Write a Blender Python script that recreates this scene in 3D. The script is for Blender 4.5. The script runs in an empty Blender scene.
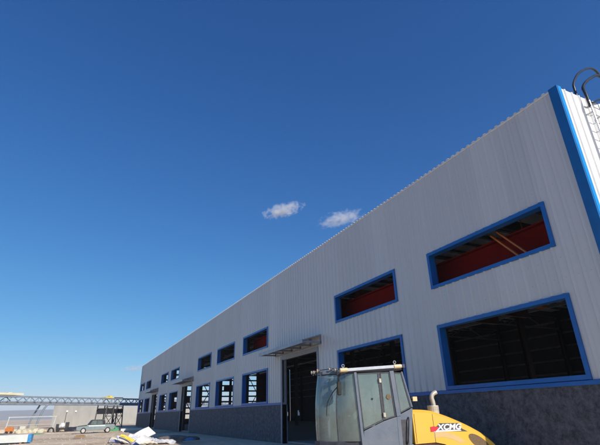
import bpy, math, random
from mathutils import Vector, Matrix, noise
random.seed(7)
S = bpy.context.scene
C = S.collection
R = math.radians

# ------------------------------------------------------------------ materials
def mat(name, col, rough=.6, metal=0, col2=None, scale=5, bump=0, bscale=None, spec=.5, coat=0, detail=5, lo=.35, hi=.65, stretch=None, nr=.65):
    m = bpy.data.materials.new(name); m.use_nodes = True
    nt = m.node_tree; n = nt.nodes; l = nt.links
    b = n['Principled BSDF']
    b.inputs['Base Color'].default_value = (*col, 1)
    b.inputs['Roughness'].default_value = rough
    b.inputs['Metallic'].default_value = metal
    b.inputs['Specular IOR Level'].default_value = spec
    b.inputs['Coat Weight'].default_value = coat
    tc = n.new('ShaderNodeTexCoord'); src = tc.outputs['Object']
    if stretch:
        mp = n.new('ShaderNodeMapping'); mp.inputs['Scale'].default_value = stretch
        l.new(src, mp.inputs['Vector']); src = mp.outputs['Vector']
    if col2:
        t = n.new('ShaderNodeTexNoise'); t.inputs['Scale'].default_value = scale; t.inputs['Detail'].default_value = detail
        t.inputs['Roughness'].default_value = nr
        r = n.new('ShaderNodeValToRGB'); r.color_ramp.elements[0].position = lo; r.color_ramp.elements[1].position = hi
        r.color_ramp.elements[0].color = (*col, 1); r.color_ramp.elements[1].color = (*col2, 1)
        l.new(src, t.inputs['Vector']); l.new(t.outputs['Fac'], r.inputs['Fac']); l.new(r.outputs['Color'], b.inputs['Base Color'])
    if bump:
        t2 = n.new('ShaderNodeTexNoise'); t2.inputs['Scale'].default_value = bscale or scale * 3; t2.inputs['Detail'].default_value = 6
        bp = n.new('ShaderNodeBump'); bp.inputs['Strength'].default_value = bump; bp.inputs['Distance'].default_value = .02
        l.new(src, t2.inputs['Vector']); l.new(t2.outputs['Fac'], bp.inputs['Height']); l.new(bp.outputs['Normal'], b.inputs['Normal'])
    return m

M = {}
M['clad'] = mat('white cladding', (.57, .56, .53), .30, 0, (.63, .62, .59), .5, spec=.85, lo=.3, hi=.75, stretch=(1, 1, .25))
def sheet_tone(m, width, amt):
    nt = m.node_tree; n = nt.nodes; l = nt.links; b = n['Principled BSDF']; src = b.inputs['Base Color'].links[0].from_socket
    tc = n.new('ShaderNodeTexCoord'); sp = n.new('ShaderNodeSeparateXYZ'); l.new(tc.outputs['Object'], sp.inputs[0])
    ax = n.new('ShaderNodeMath'); ax.operation = 'ADD'; l.new(sp.outputs[1], ax.inputs[0]); l.new(sp.outputs[0], ax.inputs[1])
    d = n.new('ShaderNodeMath'); d.operation = 'DIVIDE'; d.inputs[1].default_value = width; l.new(ax.outputs[0], d.inputs[0])
    f = n.new('ShaderNodeMath'); f.operation = 'FLOOR'; l.new(d.outputs[0], f.inputs[0])
    w_ = n.new('ShaderNodeTexWhiteNoise'); w_.noise_dimensions = '1D'; l.new(f.outputs[0], w_.inputs['W'])
    st = n.new('ShaderNodeTexNoise'); st.inputs['Scale'].default_value = 1; st.inputs['Detail'].default_value = 6; mp = n.new('ShaderNodeMapping'); mp.inputs['Scale'].default_value = (3, 6, .35)
    l.new(tc.outputs['Object'], mp.inputs[0]); l.new(mp.outputs[0], st.inputs['Vector'])
    ad = n.new('ShaderNodeMath'); ad.operation = 'ADD'; l.new(w_.outputs['Value'], ad.inputs[0]); l.new(st.outputs['Fac'], ad.inputs[1])
    mr = n.new('ShaderNodeMapRange'); mr.inputs['From Min'].default_value = .3; mr.inputs['From Max'].default_value = 1.7; mr.inputs['To Min'].default_value = 1 - amt; mr.inputs['To Max'].default_value = 1 + amt; l.new(ad.outputs[0], mr.inputs['Value'])
    mx = n.new('ShaderNodeVectorMath'); mx.operation = 'SCALE'; l.new(src, mx.inputs[0]); l.new(mr.outputs[0], mx.inputs['Scale']); l.new(mx.outputs[0], b.inputs['Base Color'])
sheet_tone(M['clad'], 1.02, .055)
M['roofsheet'] = mat('roof sheet', (.6, .61, .62), .4, 0, (.7, .7, .7), 1)
M['lining'] = mat('grey roof lining', (.72, .72, .73), .6, 0, (.78, .78, .78), 1.5)
M['blue'] = mat('blue trim', (.002, .105, .37), .4, 0, (.004, .13, .44), 2.5)
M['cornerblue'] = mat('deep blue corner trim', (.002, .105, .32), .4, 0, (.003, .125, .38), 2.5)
M['blue_sunlit'] = mat('blue trim with painted sun', (.006, .24, .62), .35, 0, (.01, .28, .68), 2.5)  # same trim paint, its sunlit side painted in as a lighter base
M['dado'] = mat('dark stone dado', (.020, .022, .030), .7, 0, (.15, .158, .185), 5, 1.0, 26, detail=14, lo=.38, hi=.66, nr=.82)
M['joint'] = mat('mortar joint', (.075, .08, .10), .9, 0, (.13, .135, .16), 6, .3)
M['steelgrey'] = mat('grey painted steel', (.24, .27, .32), .45, 0, (.30, .33, .38), 3)
M['girtgrey'] = mat('dusty grey steel', (.09, .095, .11), .7, 0, (.14, .145, .16), 3)
M['darksteel'] = mat('dark steel', (.02, .021, .025), .5, 0, (.035, .035, .04), 4)
M['redlead'] = mat('red primer', (.14, .005, .006), .9, 0, (.19, .008, .008), 1.5, spec=.1)
M['redgirt'] = mat('red brown girt', (.085, .03, .026), .6, 0, (.13, .04, .035), 1.5)
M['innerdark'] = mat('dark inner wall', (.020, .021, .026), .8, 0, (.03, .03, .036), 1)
M['floor'] = mat('concrete floor', (.34, .33, .30), .8, 0, (.42, .40, .37), .8, .2)
M['orange'] = mat('orange paint', (.45, .13, .02), .5, 0, (.55, .18, .03), 5)
M['galv'] = mat('galvanised steel', (.42, .44, .46), .35, .6, (.55, .57, .6), 12)
M['hoop'] = mat('dark pipe', (.03, .032, .04), .35, .4, (.06, .06, .065), 6)
M['canopy'] = mat('canopy panel', (.27, .29, .33), .4, .3, (.36, .38, .42), 3)
M['yellow'] = mat('machine yellow', (.86, .49, .045), .42, 0, (.76, .47, .10), 2.6, .08, 30, coat=.15, detail=11, lo=.40, hi=.85)
M['cabgrey'] = mat('cab grey paint', (.105, .135, .185), .5, 0, (.17, .19, .225), 3.0, .12, 40, detail=10, lo=.35, hi=.8)
M['railgrey'] = mat('pale rail paint', (.42, .46, .52), .45, 0, (.52, .55, .6), 6)
M['cabdark'] = mat('cab dark trim', (.035, .038, .05), .6, 0, (.07, .07, .085), 8)
M['rubber'] = mat('black rubber', (.015, .015, .016), .8, 0, (.035, .033, .03), 6, .3)
M['seatmat'] = mat('seat cloth', (.03, .03, .035), .9, 0, (.05, .05, .055), 12)
M['cream'] = mat('cream lamp', (.72, .50, .25), .4, 0, (.78, .58, .33), 5)
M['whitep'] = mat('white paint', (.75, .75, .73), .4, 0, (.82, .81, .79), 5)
M['silver'] = mat('muffler metal', (.46, .42, .35), .45, .25, (.62, .57, .49), 9)
M['brown'] = mat('brown dusty mesh', (.13, .085, .045), .8, 0, (.21, .135, .07), 40)
M['swoosh'] = mat('dusty pale stripe', (.62, .44, .20), .55, 0, (.70, .47, .19), 6)  # paler tan arc across the lower hood side
M['chassis'] = mat('rusty brown chassis', (.07, .028, .018), .8, 0, (.11, .05, .03), 4)
M['decalwhite'] = mat('decal white', (.85, .84, .84), .4)
M['decalred'] = mat('decal red', (.65, .03, .05), .4)
M['decalgrey'] = mat('decal grey', (.07, .07, .085), .4)
M['carpaint'] = mat('grey green car paint', (.25, .31, .32), .3, .35, (.30, .36, .37), 3, coat=.6)
M['carhighlight'] = mat('painted car highlight', (.55, .62, .64), .35, 0, (.6, .66, .68), 3)  # colour of the highlight painted along the pickup side
M['carblack'] = mat('car black', (.02, .022, .028), .35, 0, (.04, .04, .045), 4)
M['hub'] = mat('wheel rim', (.5, .48, .46), .4, .5, (.6, .58, .55), 10)
M['precast'] = mat('precast concrete', (.40, .39, .355), .9, 0, (.48, .47, .43), .35, .3, 4, detail=8)
M['truss'] = mat('truss grey blue', (.18, .22, .27), .5, 0, (.25, .29, .34), 2)
M['trussroof'] = mat('cream insulation', (.62, .58, .40), .7, 0, (.70, .66, .5), 1.2)
M['paint_yellow'] = mat('bright yellow', (.75, .52, .04), .5, 0, (.8, .6, .08), 4)
M['framewhite'] = mat('dull white frame', (.42, .43, .42), .6, 0, (.55, .55, .52), 3)
M['panelwhite'] = mat('sandwich panel white', (.62, .66, .62), .4, 0, (.72, .74, .72), 1.5)
M['foam'] = mat('panel edge foam', (.55, .52, .42), .9, 0, (.7, .68, .6), 20, .2)
M['bluewrap'] = mat('blue wrap', (.02, .2, .5), .4, 0, (.05, .3, .6), 8)
M['film'] = mat('grey plastic sheet', (.5, .5, .55), .35, 0, (.72, .72, .74), 4, .8, 6)
M['lilac'] = mat('lilac plastic bag', (.28, .28, .42), .5, 0, (.45, .43, .55), 6, .6)
M['green'] = mat('green netting', (.05, .22, .10), .8, 0, (.10, .34, .17), 5, .6)
M['tarp'] = mat('black tarp', (.02, .021, .026), .5, 0, (.05, .05, .055), 3, .8)
M['timber'] = mat('weathered timber', (.22, .14, .08), .85, 0, (.32, .22, .13), 8, .4)
M['hills'] = mat('distant hills', (.10, .13, .14), 1, 0, (.16, .17, .15), .004)
M['stone'] = mat('pale stone', (.36, .31, .25), .95, 0, (.52, .46, .38), 3)
M['rock'] = mat('rubble stone', (.12, .105, .09), .95, 0, (.24, .21, .18), 4, .6)
M['bin'] = mat('dull sacks', (.45, .42, .30), .8, 0, (.62, .58, .44), 5, .5)

def glassmat():
    m = bpy.data.materials.new('tinted cab glass'); m.use_nodes = True
    nt = m.node_tree; n = nt.nodes; l = nt.links; n.clear()
    out = n.new('ShaderNodeOutputMaterial')
    tr = n.new('ShaderNodeBsdfTransparent'); tr.inputs[0].default_value = (.62, .76, .76, 1)
    gl = n.new('ShaderNodeBsdfGlossy'); gl.inputs['Roughness'].default_value = .06; gl.inputs[0].default_value = (.85, .93, .92, 1)
    du = n.new('ShaderNodeBsdfDiffuse'); du.inputs[0].default_value = (.26, .33, .31, 1)
    tc = n.new('ShaderNodeTexCoord')
    nz = n.new('ShaderNodeTexNoise'); nz.inputs['Scale'].default_value = 1.7; nz.inputs['Detail'].default_value = 8; nz.inputs['Roughness'].default_value = .7
    rp = n.new('ShaderNodeValToRGB'); rp.color_ramp.elements[0].position = .25; rp.color_ramp.elements[1].position = .8
    rp.color_ramp.elements[0].color = (.32, .32, .32, 1); rp.color_ramp.elements[1].color = (.66, .66, .66, 1)
    l.new(tc.outputs['Object'], nz.inputs['Vector']); l.new(nz.outputs['Fac'], rp.inputs['Fac'])
    m1 = n.new('ShaderNodeMixShader'); l.new(rp.outputs['Color'], m1.inputs[0]); l.new(tr.outputs[0], m1.inputs[1]); l.new(du.outputs[0], m1.inputs[2])
    fr = n.new('ShaderNodeFresnel'); fr.inputs['IOR'].default_value = 2.0
    m2 = n.new('ShaderNodeMixShader'); l.new(fr.outputs[0], m2.inputs[0]); l.new(m1.outputs[0], m2.inputs[1]); l.new(gl.outputs[0], m2.inputs[2])
    l.new(m2.outputs[0], out.inputs[0])
    return m
M['glass'] = glassmat()

def groundmat():
    m = bpy.data.materials.new('dusty ground'); m.use_nodes = True
    nt = m.node_tree; n = nt.nodes; l = nt.links; b = n['Principled BSDF']; b.inputs['Roughness'].default_value = .95
    b.inputs['Specular IOR Level'].default_value = .15
    tc = n.new('ShaderNodeTexCoord')
    a = n.new('ShaderNodeTexNoise'); a.inputs['Scale'].default_value = .12; a.inputs['Detail'].default_value = 10; a.inputs['Roughness'].default_value = .62
    r = n.new('ShaderNodeValToRGB'); e = r.color_ramp.elements
    e[0].position = .32; e[0].color = (.40, .285, .185, 1); e[1].position = .70; e[1].color = (.80, .665, .50, 1)
    x = e.new(.5); x.color = (.64, .505, .36, 1)
    l.new(tc.outputs['Object'], a.inputs['Vector']); l.new(a.outputs['Fac'], r.inputs['Fac'])
    f = n.new('ShaderNodeTexNoise'); f.inputs['Scale'].default_value = 2.5; f.inputs['Detail'].default_value = 8
    l.new(tc.outputs['Object'], f.inputs['Vector'])
    mx = n.new('ShaderNodeMix'); mx.data_type = 'RGBA'; mx.blend_type = 'OVERLAY'; mx.inputs[0].default_value = .6
    l.new(r.outputs['Color'], mx.inputs[6]); l.new(f.outputs['Fac'], mx.inputs[7]); l.new(mx.outputs[2], b.inputs['Base Color'])
    bp = n.new('ShaderNodeBump'); bp.inputs['Distance'].default_value = .12; bp.inputs['Strength'].default_value = .8
    l.new(f.outputs['Fac'], bp.inputs['Height']); l.new(bp.outputs['Normal'], b.inputs['Normal'])
    return m
M['ground'] = groundmat()

# ------------------------------------------------------------------ mesh builder
class MB:
    def __init__(s): s.v = []; s.f = []; s.mi = []; s.m = 0
    def add(s, vs, fs):
        k = len(s.v); s.v += [tuple(p) for p in vs]
        for f in fs: s.f.append(tuple(i + k for i in f)); s.mi.append(s.m)
        return s
    def box(s, x0, x1, y0, y1, z0, z1, T=None):
        vs = [Vector((x, y, z)) for z in (z0, z1) for x, y in ((x0, y0), (x1, y0), (x1, y1), (x0, y1))]
        if T: vs = [T @ v for v in vs]
        return s.add(vs, [(0, 3, 2, 1), (4, 5, 6, 7), (0, 1, 5, 4), (1, 2, 6, 5), (2, 3, 7, 6), (3, 0, 4, 7)])
    def bar(s, p, q, w, h=None, up=(0, 0, 1)):
        h = h or w; p = Vector(p); q = Vector(q); d = (q - p).normalized(); u = Vector(up)
        if abs(d.dot(u)) > .98: u = Vector((1, 0, 0))
        r = d.cross(u).normalized() * w / 2; t = r.cross(d).normalized() * h / 2
        vs = [p - r - t, p + r - t, p + r + t, p - r + t, q - r - t, q + r - t, q + r + t, q - r + t]
        return s.add(vs, [(0, 3, 2, 1), (4, 5, 6, 7), (0, 1, 5, 4), (1, 2, 6, 5), (2, 3, 7, 6), (3, 0, 4, 7)])
    def tube(s, pts, r, n=8):
        pts = [Vector(p) for p in pts]; rr = r if isinstance(r, (list, tuple)) else [r] * len(pts)
        vs = []; fs = []; prev = None
        for i, p in enumerate(pts):
            d = (pts[min(i + 1, len(pts) - 1)] - pts[max(i - 1, 0)]).normalized()
            if prev is None:
                u = Vector((0, 0, 1)) if abs(d.z) < .9 else Vector((1, 0, 0))
                prev = d.cross(u).normalized()
            a = (prev - d * prev.dot(d)).normalized(); b = d.cross(a); prev = a
            for k in range(n):
                t = 2 * math.pi * k / n; vs.append(p + (a * math.cos(t) + b * math.sin(t)) * rr[i])
        for i in range(len(pts) - 1):
            for k in range(n):
                k2 = (k + 1) % n; fs.append((i * n + k, i * n + k2, (i + 1) * n + k2, (i + 1) * n + k))
        fs.append(tuple(range(n))[::-1]); fs.append(tuple(range((len(pts) - 1) * n, len(pts) * n)))
        return s.add(vs, fs)
    def prism(s, poly, axis, c0, c1):           # poly of 2-D points extruded along axis
        def P(a, b, c): return {'x': (c, a, b), 'y': (a, c, b), 'z': (a, b, c)}[axis]
        n = len(poly); vs = [P(a, b, c0) for a, b in poly] + [P(a, b, c1) for a, b in poly]
        fs = [tuple(range(n)), tuple(range(n, 2 * n))[::-1]] + [(i, (i + 1) % n, n + (i + 1) % n, n + i) for i in range(n)]
        return s.add(vs, fs)
    def build(s, name, mats, parent=None, bevel=0, smooth=False, T=None):
        me = bpy.data.meshes.new(name)
        vs = [T @ Vector(v) for v in s.v] if T else s.v
        me.from_pydata([tuple(v) for v in vs], [], s.f)
        for m in (mats if isinstance(mats, (list, tuple)) else [mats]): me.materials.append(M[m] if isinstance(m, str) else m)
        for p, i in zip(me.polygons, s.mi): p.material_index = i; p.use_smooth = smooth
        import bmesh
        bm = bmesh.new(); bm.from_mesh(me); bmesh.ops.recalc_face_normals(bm, faces=bm.faces)
        bm.to_mesh(me); bm.free()
        o = bpy.data.objects.new(name, me); C.objects.link(o)
        if parent: o.parent = parent
        if bevel:
            b = o.modifiers.new('bevel', 'BEVEL'); b.width = bevel; b.segments = 2; b.limit_method = 'ANGLE'
        return o

def tag(o, label=None, cat=None, group=None, kind=None):
    for k, v in (('label', label), ('category', cat), ('group', group), ('kind', kind)):
        if v: o[k] = v
    return o
def empty(name, loc=(0, 0, 0), rz=0, **k):
    o = bpy.data.objects.new(name, None); C.objects.link(o); o.location = loc; o.rotation_euler = (0, 0, rz)
    return tag(o, **k)
def copy_part(o, dx=0, dy=0, dz=0, parent=None):
    c = o.copy(); C.objects.link(c); c.location = o.location + Vector((dx, dy, dz)); c.parent = parent or o.parent
    return c

# ------------------------------------------------------------------ building
XF = 11.4; Y0 = 5.62; Y1 = 88.6; XB = 41.4; EAVE = 10.13; P = 6.94; W = 4.95; FIRST = 6.9
wh = empty('industrial_hall', (XF, Y0, 0), label='long white corrugated steel hall with blue trimmed window openings and dark stone base', cat='building')
wh.location = (0, 0, 0)
DOORK = {2, 6, 9}
openings = []    # y0,y1,z0,z1
wins = []
ZU = (5.64, 7.02); ZL = (2.19, 4.33)
for k in range(12):
    a = FIRST + k * P
    if k in DOORK:
        openings.append((a - .05 + .15, a + W - .35, 0, 4.58))
        continue
    for z in (ZU, ZL): wins.append((a, a + W, *z)); openings.append((a + .1, a + W - .1, z[0] + .1 if z is ZU else z[0] - .02, z[1] - .1))
ZD = 2.06
def cells(y0, y1, z0, z1, ops):
    ys = sorted({y0, y1} | {v for o in ops for v in o[:2] if y0 < v < y1})
    zs = sorted({z0, z1} | {v for o in ops for v in o[2:] if z0 < v < z1})
    for a, b in zip(ys, ys[1:]):
        run = None
        for c, d in zip(zs, zs[1:]):
            my, mz = (a + b) / 2, (c + d) / 2
            hole = any(o[0] < my < o[1] and o[2] < mz < o[3] for o in ops)
            if hole:
                if run: yield (a, b, *run); run = None
            else: run = (run[0], d) if run else (c, d)
        if run: yield (a, b, *run)
mb = MB()
for a, b, c, d in cells(Y0 + .02, Y1, ZD + .12, EAVE, openings): mb.box(XF, XF + .08, a, b, c, d)
pitch = .34; n = int((Y1 - Y0) / pitch)
for i in range(n):
    y = Y0 + .40 + i * pitch
    if y > Y1 - .1: break
    rs = [(ZD + .12, EAVE)]
    for o in openings:
        if o[0] - .16 < y < o[1] + .16:
            nr = []
            for c, d in rs:
                if o[3] <= c or o[2] >= d: nr.append((c, d)); continue
                if o[2] - .1 > c: nr.append((c, o[2] - .1))
                if o[3] + .12 < d: nr.append((o[3] + .12, d))
            rs = nr
    for c, d in rs:
        mb.add([(XF - .001, y - .066, c), (XF - .045, y - .014, c), (XF - .045, y + .014, c), (XF - .001, y + .045, c),
                (XF - .001, y - .066, d), (XF - .045, y - .014, d), (XF - .045, y + .014, d), (XF - .001, y + .045, d)],
               [(0, 1, 5, 4), (1, 2, 6, 5), (2, 3, 7, 6), (0, 3, 2, 1), (4, 5, 6, 7)])
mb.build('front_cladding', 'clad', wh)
# rows of cladding screws
sc = MB()
for z_ in (2.6, 4.75, 5.3, 7.4, 8.7, 10.0):
    y = Y0 + .40 + .17
    while y < 36:
        if not any(o[0] - .16 < y < o[1] + .16 and o[2] - .15 < z_ < o[3] + .15 for o in openings): sc.box(XF - .012, XF + .001, y - .011, y + .011, z_ - .011, z_ + .011)
        y += pitch
sc.build('cladding_screws', 'clad', wh)['kind'] = 'stuff'
# inner liner of the front wall
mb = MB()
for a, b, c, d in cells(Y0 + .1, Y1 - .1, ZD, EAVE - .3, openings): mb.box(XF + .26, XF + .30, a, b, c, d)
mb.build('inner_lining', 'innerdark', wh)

# dado with joints
mb = MB()
for a, b, c, d in cells(Y0 + .02, Y1, 0, ZD, [o for o in openings if o[2] == 0]): mb.box(XF - .03, XF + .25, a, b, c, d)
mb.m = 1
for k in range(12):
    for off in (-1.0, 2.47):
        y = FIRST + k * P + off
        if y < Y0 + .5 or any(o[2] == 0 and o[0] - .3 < y < o[1] + .3 for o in openings): continue
        mb.box(XF - .036, XF - .028, y - .035, y + .035, 0.0, ZD - .01)
mb.build('stone_base', ['dado', 'joint'], wh)
mb = MB()
prev = Y0 - .04
for o in sorted(o for o in openings if o[2] == 0) + [(Y1, 0)]:
    mb.prism([(XF - .075, ZD), (XF - .075, ZD + .10), (XF + .02, ZD + .125), (XF + .02, ZD)], 'y', prev, o[0] - .16)
    prev = o[1] + .16
mb.build('sill_flashing', 'blue', wh)

# windows: blue flange and deep reveal
def window_mb(w, z0, z1, sill=True):
    m = MB(); t = .115; x0 = XF - .052; x1 = XF + .004; dx = XF + .255
    m.box(x0, x1, 0, w, z1 - t, z1)
    m.box(x0, x1, 0, t, z0, z1 - t); m.box(x0, x1, w - t, w, z0, z1 - t)
    if sill: m.box(x0, x1, t, w - t, z0, z0 + t)
    b = z0 + t if sill else z0
    e = .012
    m.box(x1, dx, t - .03, t - e, b, z1 - t + .03); m.box(x1, dx, w - t + e, w - t + .03, b, z1 - t + .03)
    m.box(x1, dx, t - e, w - t + e, z1 - t + e, z1 - t + .03)
    m.box(x1, dx, t - e, w - t + e, b - .03, b - e)
    return m
protoU = window_mb(W, *ZU).build('window', 'blue', wh)
protoL = window_mb(W, ZL[0] - .008, ZL[1], True)
protoL = protoL.build('window', 'blue', wh)
cu = cl = 0
for a, b, c, d in wins:
    pr = protoU if c > 4 else protoL
    first = (cu == 0) if c > 4 else (cl == 0)
    o = pr if first else copy_part(pr)
    o.location = (0, a, 0)
    if c > 4: cu += 1
    else: cl += 1

# doors: grey jambs and canopy
for k in sorted(DOORK):
    a = FIRST + k * P; y0 = a + .1; y1 = a + W - .35
    m = MB()
    m.box(XF - .06, XF + .30, y0 - .16, y0, 0, 4.60); m.box(XF - .06, XF + .30, y1, y1 + .16, 0, 4.60)
    m.box(XF - .06, XF + .30, y0 - .16, y1 + .16, 4.60, 4.78)
    m.build('door_frame', 'steelgrey', wh)
    # canopy: thin sloping sheet on a frame
    c0, c1 = y0 - .55, y1 + 1.0
    m = MB(); xo = XF - 1.15
    m.prism([(XF - .035, 5.30), (xo, 4.98), (xo, 5.03), (XF - .035, 5.36)], 'y', c0, c1)
    m.prism([(xo - .02, 4.86), (xo - .02, 5.05), (xo + .02, 5.05), (xo + .02, 4.86)], 'y', c0 - .02, c1 + .02)
    can = m.build('canopy', 'canopy', wh)
    fr = MB()
    nb = 5
    for i in range(nb + 1):
        y = c0 + .04 + (c1 - c0 - .08) * i / nb
        fr.bar((xo + .03, y, 4.93), (XF - .04, y, 4.95), .05, .09)
        fr.bar((XF - .06, y, 4.9), (XF - .06, y, 5.28), .05)
    fr.bar((xo + .5, c0, 4.97), (xo + .5, c1, 4.97), .05)
    fr.bar((XF - .065, c0, 4.87), (XF - .065, c1, 4.87), .05)
    fr.build('canopy_frame', 'steelgrey', can)

# gable wall (sunlit)
def roofz(x): mid = (XF + XB) / 2; return EAVE + (mid - XF - abs(x - mid)) * .012
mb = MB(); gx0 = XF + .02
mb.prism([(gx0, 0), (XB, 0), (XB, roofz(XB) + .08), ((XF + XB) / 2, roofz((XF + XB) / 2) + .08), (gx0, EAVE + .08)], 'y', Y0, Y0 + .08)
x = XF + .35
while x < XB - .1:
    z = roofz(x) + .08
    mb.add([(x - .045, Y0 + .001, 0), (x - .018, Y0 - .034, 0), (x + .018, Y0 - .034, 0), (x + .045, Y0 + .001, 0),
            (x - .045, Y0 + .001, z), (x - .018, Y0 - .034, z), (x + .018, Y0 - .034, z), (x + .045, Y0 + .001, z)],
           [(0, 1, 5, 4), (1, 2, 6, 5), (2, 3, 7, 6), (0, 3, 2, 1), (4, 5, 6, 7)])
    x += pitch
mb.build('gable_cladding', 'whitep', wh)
mb = MB()
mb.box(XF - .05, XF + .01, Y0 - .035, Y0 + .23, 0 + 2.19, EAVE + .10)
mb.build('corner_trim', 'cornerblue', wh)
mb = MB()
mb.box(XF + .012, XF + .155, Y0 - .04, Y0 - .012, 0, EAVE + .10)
mb.build('corner_trim', 'blue_sunlit', wh)
mb = MB()
mb.box(XF - .06, XF + .25, Y1, Y1 + .25, 0, EAVE + .06)
mb.build('end_post', 'steelgrey', wh)

# back wall and far gable
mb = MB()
for a, b, c, d in cells(Y0 + .1, Y1 - .2, 0, EAVE, [(8 + P * k, 13.4 + P * k, .9, 3.7) for k in range(7)]): mb.box(XB, XB + .1, a, b, c, d)  # openings added in the unseen back wall to brighten the interior
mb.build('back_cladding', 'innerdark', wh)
mb = MB()
mb.box(XF + .3, XB, Y1 - .05, Y1 + .15, 0, 1.05)
z = 1.9
while z < 9.9:
    mb.box(XF + .3, XB, Y1 - .1, Y1, z - .13, z + .14); z += .98
z = 1.9
rr = random.Random(11)
while z < 9.9:
    mb.box(34.5, XB, Y1, Y1 + .05, z + .14, z + .85)
    for q_ in range(5):
        if rr.random() < .30:
            x_ = XF + .5 + q_ * 4.4 + rr.random() * 2; mb.box(x_, x_ + rr.uniform(.8, 2.4), Y1 + .01, Y1 + .04, z + .14, z + .85)
    z += .98
g = mb.build('wall_girt', 'redgirt', wh)
# columns, rafters, joists, bracing
m = MB()
m.box(-.2, .2, -.15, -.13, 0, EAVE - .35); m.box(-.2, .2, .13, .15, 0, EAVE - .35); m.box(-.012, .012, -.13, .13, 0, EAVE - .35)
col = m.build('column', 'darksteel', wh)
ys = [Y0 + .35] + [FIRST - 1.0 + P * k for k in range(1, 12)] + [Y1 - .4]
first = True
for y in ys:
    for x in (XF + .62, 26.4, XB - .4):
        o = col if first else copy_part(col); o.location = (x, y, 0); first = False
for x in (16.4, 21.4, 31.4, 36.4):
    o = copy_part(col); o.location = (x, Y1 - .4, 0)
mid = (XF + XB) / 2
m = MB(); m.prism([(XF + .4, EAVE - .75), (mid, EAVE - .5), (XB - .2, EAVE - .75), (XB - .2, EAVE - .22), (mid, EAVE - .04), (XF + .4, EAVE - .22)], 'y', -.1, .1)
raf = m.build('rafter', 'darksteel', wh)
for i, y in enumerate(ys):
    o = raf if i == 0 else copy_part(raf); o.location = (0, y, 0)
m = MB(); m.prism([(XF + .4, EAVE - .24), (mid, EAVE - .07), (XB - .2, EAVE - .24), (XB - .2, EAVE - .07), (mid, EAVE + .10), (XF + .4, EAVE - .07)], 'y', -.09, .09)
jo = m.build('roof_joist', 'darksteel', wh); jo.location = (0, 7.0, 0)
y = 8.15
while y < Y1 - 1:
    if min(abs(y - q) for q in ys) > .3: copy_part(jo).location = (0, y, 0)
    y += 1.16
# roof sheet with ribs that stick out over the eave
mb = MB()
mb.prism([(XF - .02, EAVE + .005), (mid, roofz(mid) + .005), (XB + .1, EAVE + .005), (XB + .1, EAVE + .05), (mid, roofz(mid) + .05), (XF - .02, EAVE + .05)], 'y', Y0 + .09, Y1)
mb.build('roof_lining', 'lining', wh)
mb = MB(); y = Y0 + .4
mb.prism([(XF - .035, EAVE + .052), (mid, roofz(mid) + .052), (XB + .1, EAVE + .052), (XB + .1, EAVE + .062), (mid, roofz(mid) + .062), (XF - .035, EAVE + .062)], 'y', Y0 + .09, Y1)
while y < Y1 - .1:
    za, zb = EAVE + .06, roofz(mid) + .06; h = .042
    for xa, xb, z1, z2 in ((XF - .055, mid, za, zb), (mid, XB + .1, zb, za)):
        mb.add([(xa, y - .065, z1), (xa, y - .03, z1 + h), (xa, y + .03, z1 + h), (xa, y + .065, z1),
                (xb, y - .065, z2), (xb, y - .03, z2 + h), (xb, y + .03, z2 + h), (xb, y + .065, z2)],
               [(0, 1, 5, 4), (1, 2, 6, 5), (2, 3, 7, 6), (3, 0, 4, 7), (0, 3, 2, 1), (4, 5, 6, 7)])
    y += .25
mb.build('roof_sheet', 'roofsheet', wh)
# crane runway girder in red and orange bracing
m = MB(); X = XF + 1.0
m.box(X, X + .4, Y0 + .5, 33.6, 6.88, 6.93); m.box(X, X + .4, Y0 + .5, 33.6, 5.45, 5.50); m.box(X + .18, X + .22, Y0 + .5, 33.6, 5.50, 6.88)
m.build('crane_girder', 'redlead', wh)
m = MB()
MB().box(14.36, 14.62, 9.75, 10.0, 4.78, 5.0).tube([(14.49, 9.87, 5.0), (14.49, 9.87, 9.6)], .025, 6).build('hoist_block', 'orange', wh)
for p_, q_, w_ in (((X - .25, 9.45, 7.0), (X - .25, 8.5, 5.9), .12), ((X - .25, 9.2, 7.05), (X - .25, 8.2, 5.9), .09)):
    MB().bar(p_, q_, w_, .05).build('cross_brace', 'orange', wh)
for xa, xb in ((16.4, 21.4), (21.4, 26.4), (31.4, 36.4)):
    for p_, q_ in ((xa, xb), (xb, xa)): MB().tube([(p_, Y1 - .6, 1.2), (q_, Y1 - .6, 9.4)], .08, 6).build('wind_brace', 'darksteel', wh)
for ya, yb in ((ys[5], ys[6]), (ys[4], ys[5])):
    for p_, q_ in ((ya, yb), (yb, ya)): MB().tube([(26.4, p_, .5), (26.4, q_, 9.2)], .1, 6).build('wind_brace', 'darksteel', wh)
for z_ in (4.4, 5.6, 6.8, 8.0, 9.1):
    MB().bar((XB - .12, Y0 + .3, z_), (XB - .12, Y1 - .6, z_), .14, .16).build('back_girt', 'girtgrey', wh)
for y_ in (26.7, 33.7, 40.6):
    m = MB(); n8 = 12
    for i_ in range(n8):
        xa_, xb_ = XF + .8 + 29 * i_ / n8, XF + .8 + 29 * (i_ + 1) / n8
        m.bar((xa_, y_, 8.35), (xb_, y_, 8.35), .10); m.bar((xa_, y_, 8.35 if i_ % 2 else 9.5), (xb_, y_, 9.5 if i_ % 2 else 8.35), .07)
    m.build('roof_truss', 'girtgrey', wh)
for x_, z_ in ((17.5, 8.5), (21.8, 8.2), (31, 8.4)):
    MB().bar((x_, Y0 + .3, z_), (x_, Y1 - .6, z_), .16, .22).build('tie_beam', 'steelgrey', wh)
cb_ = MB()
for y_ in (19.0, 21.4): cb_.bar((XF + 1.5, y_, 7.25), (26.2, y_, 7.25), .3, .6)
cb_.bar((16, 18.9, 7.65), (16, 21.5, 7.65), 1.6, .25).build('bridge_crane', 'redgirt', wh)
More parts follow.
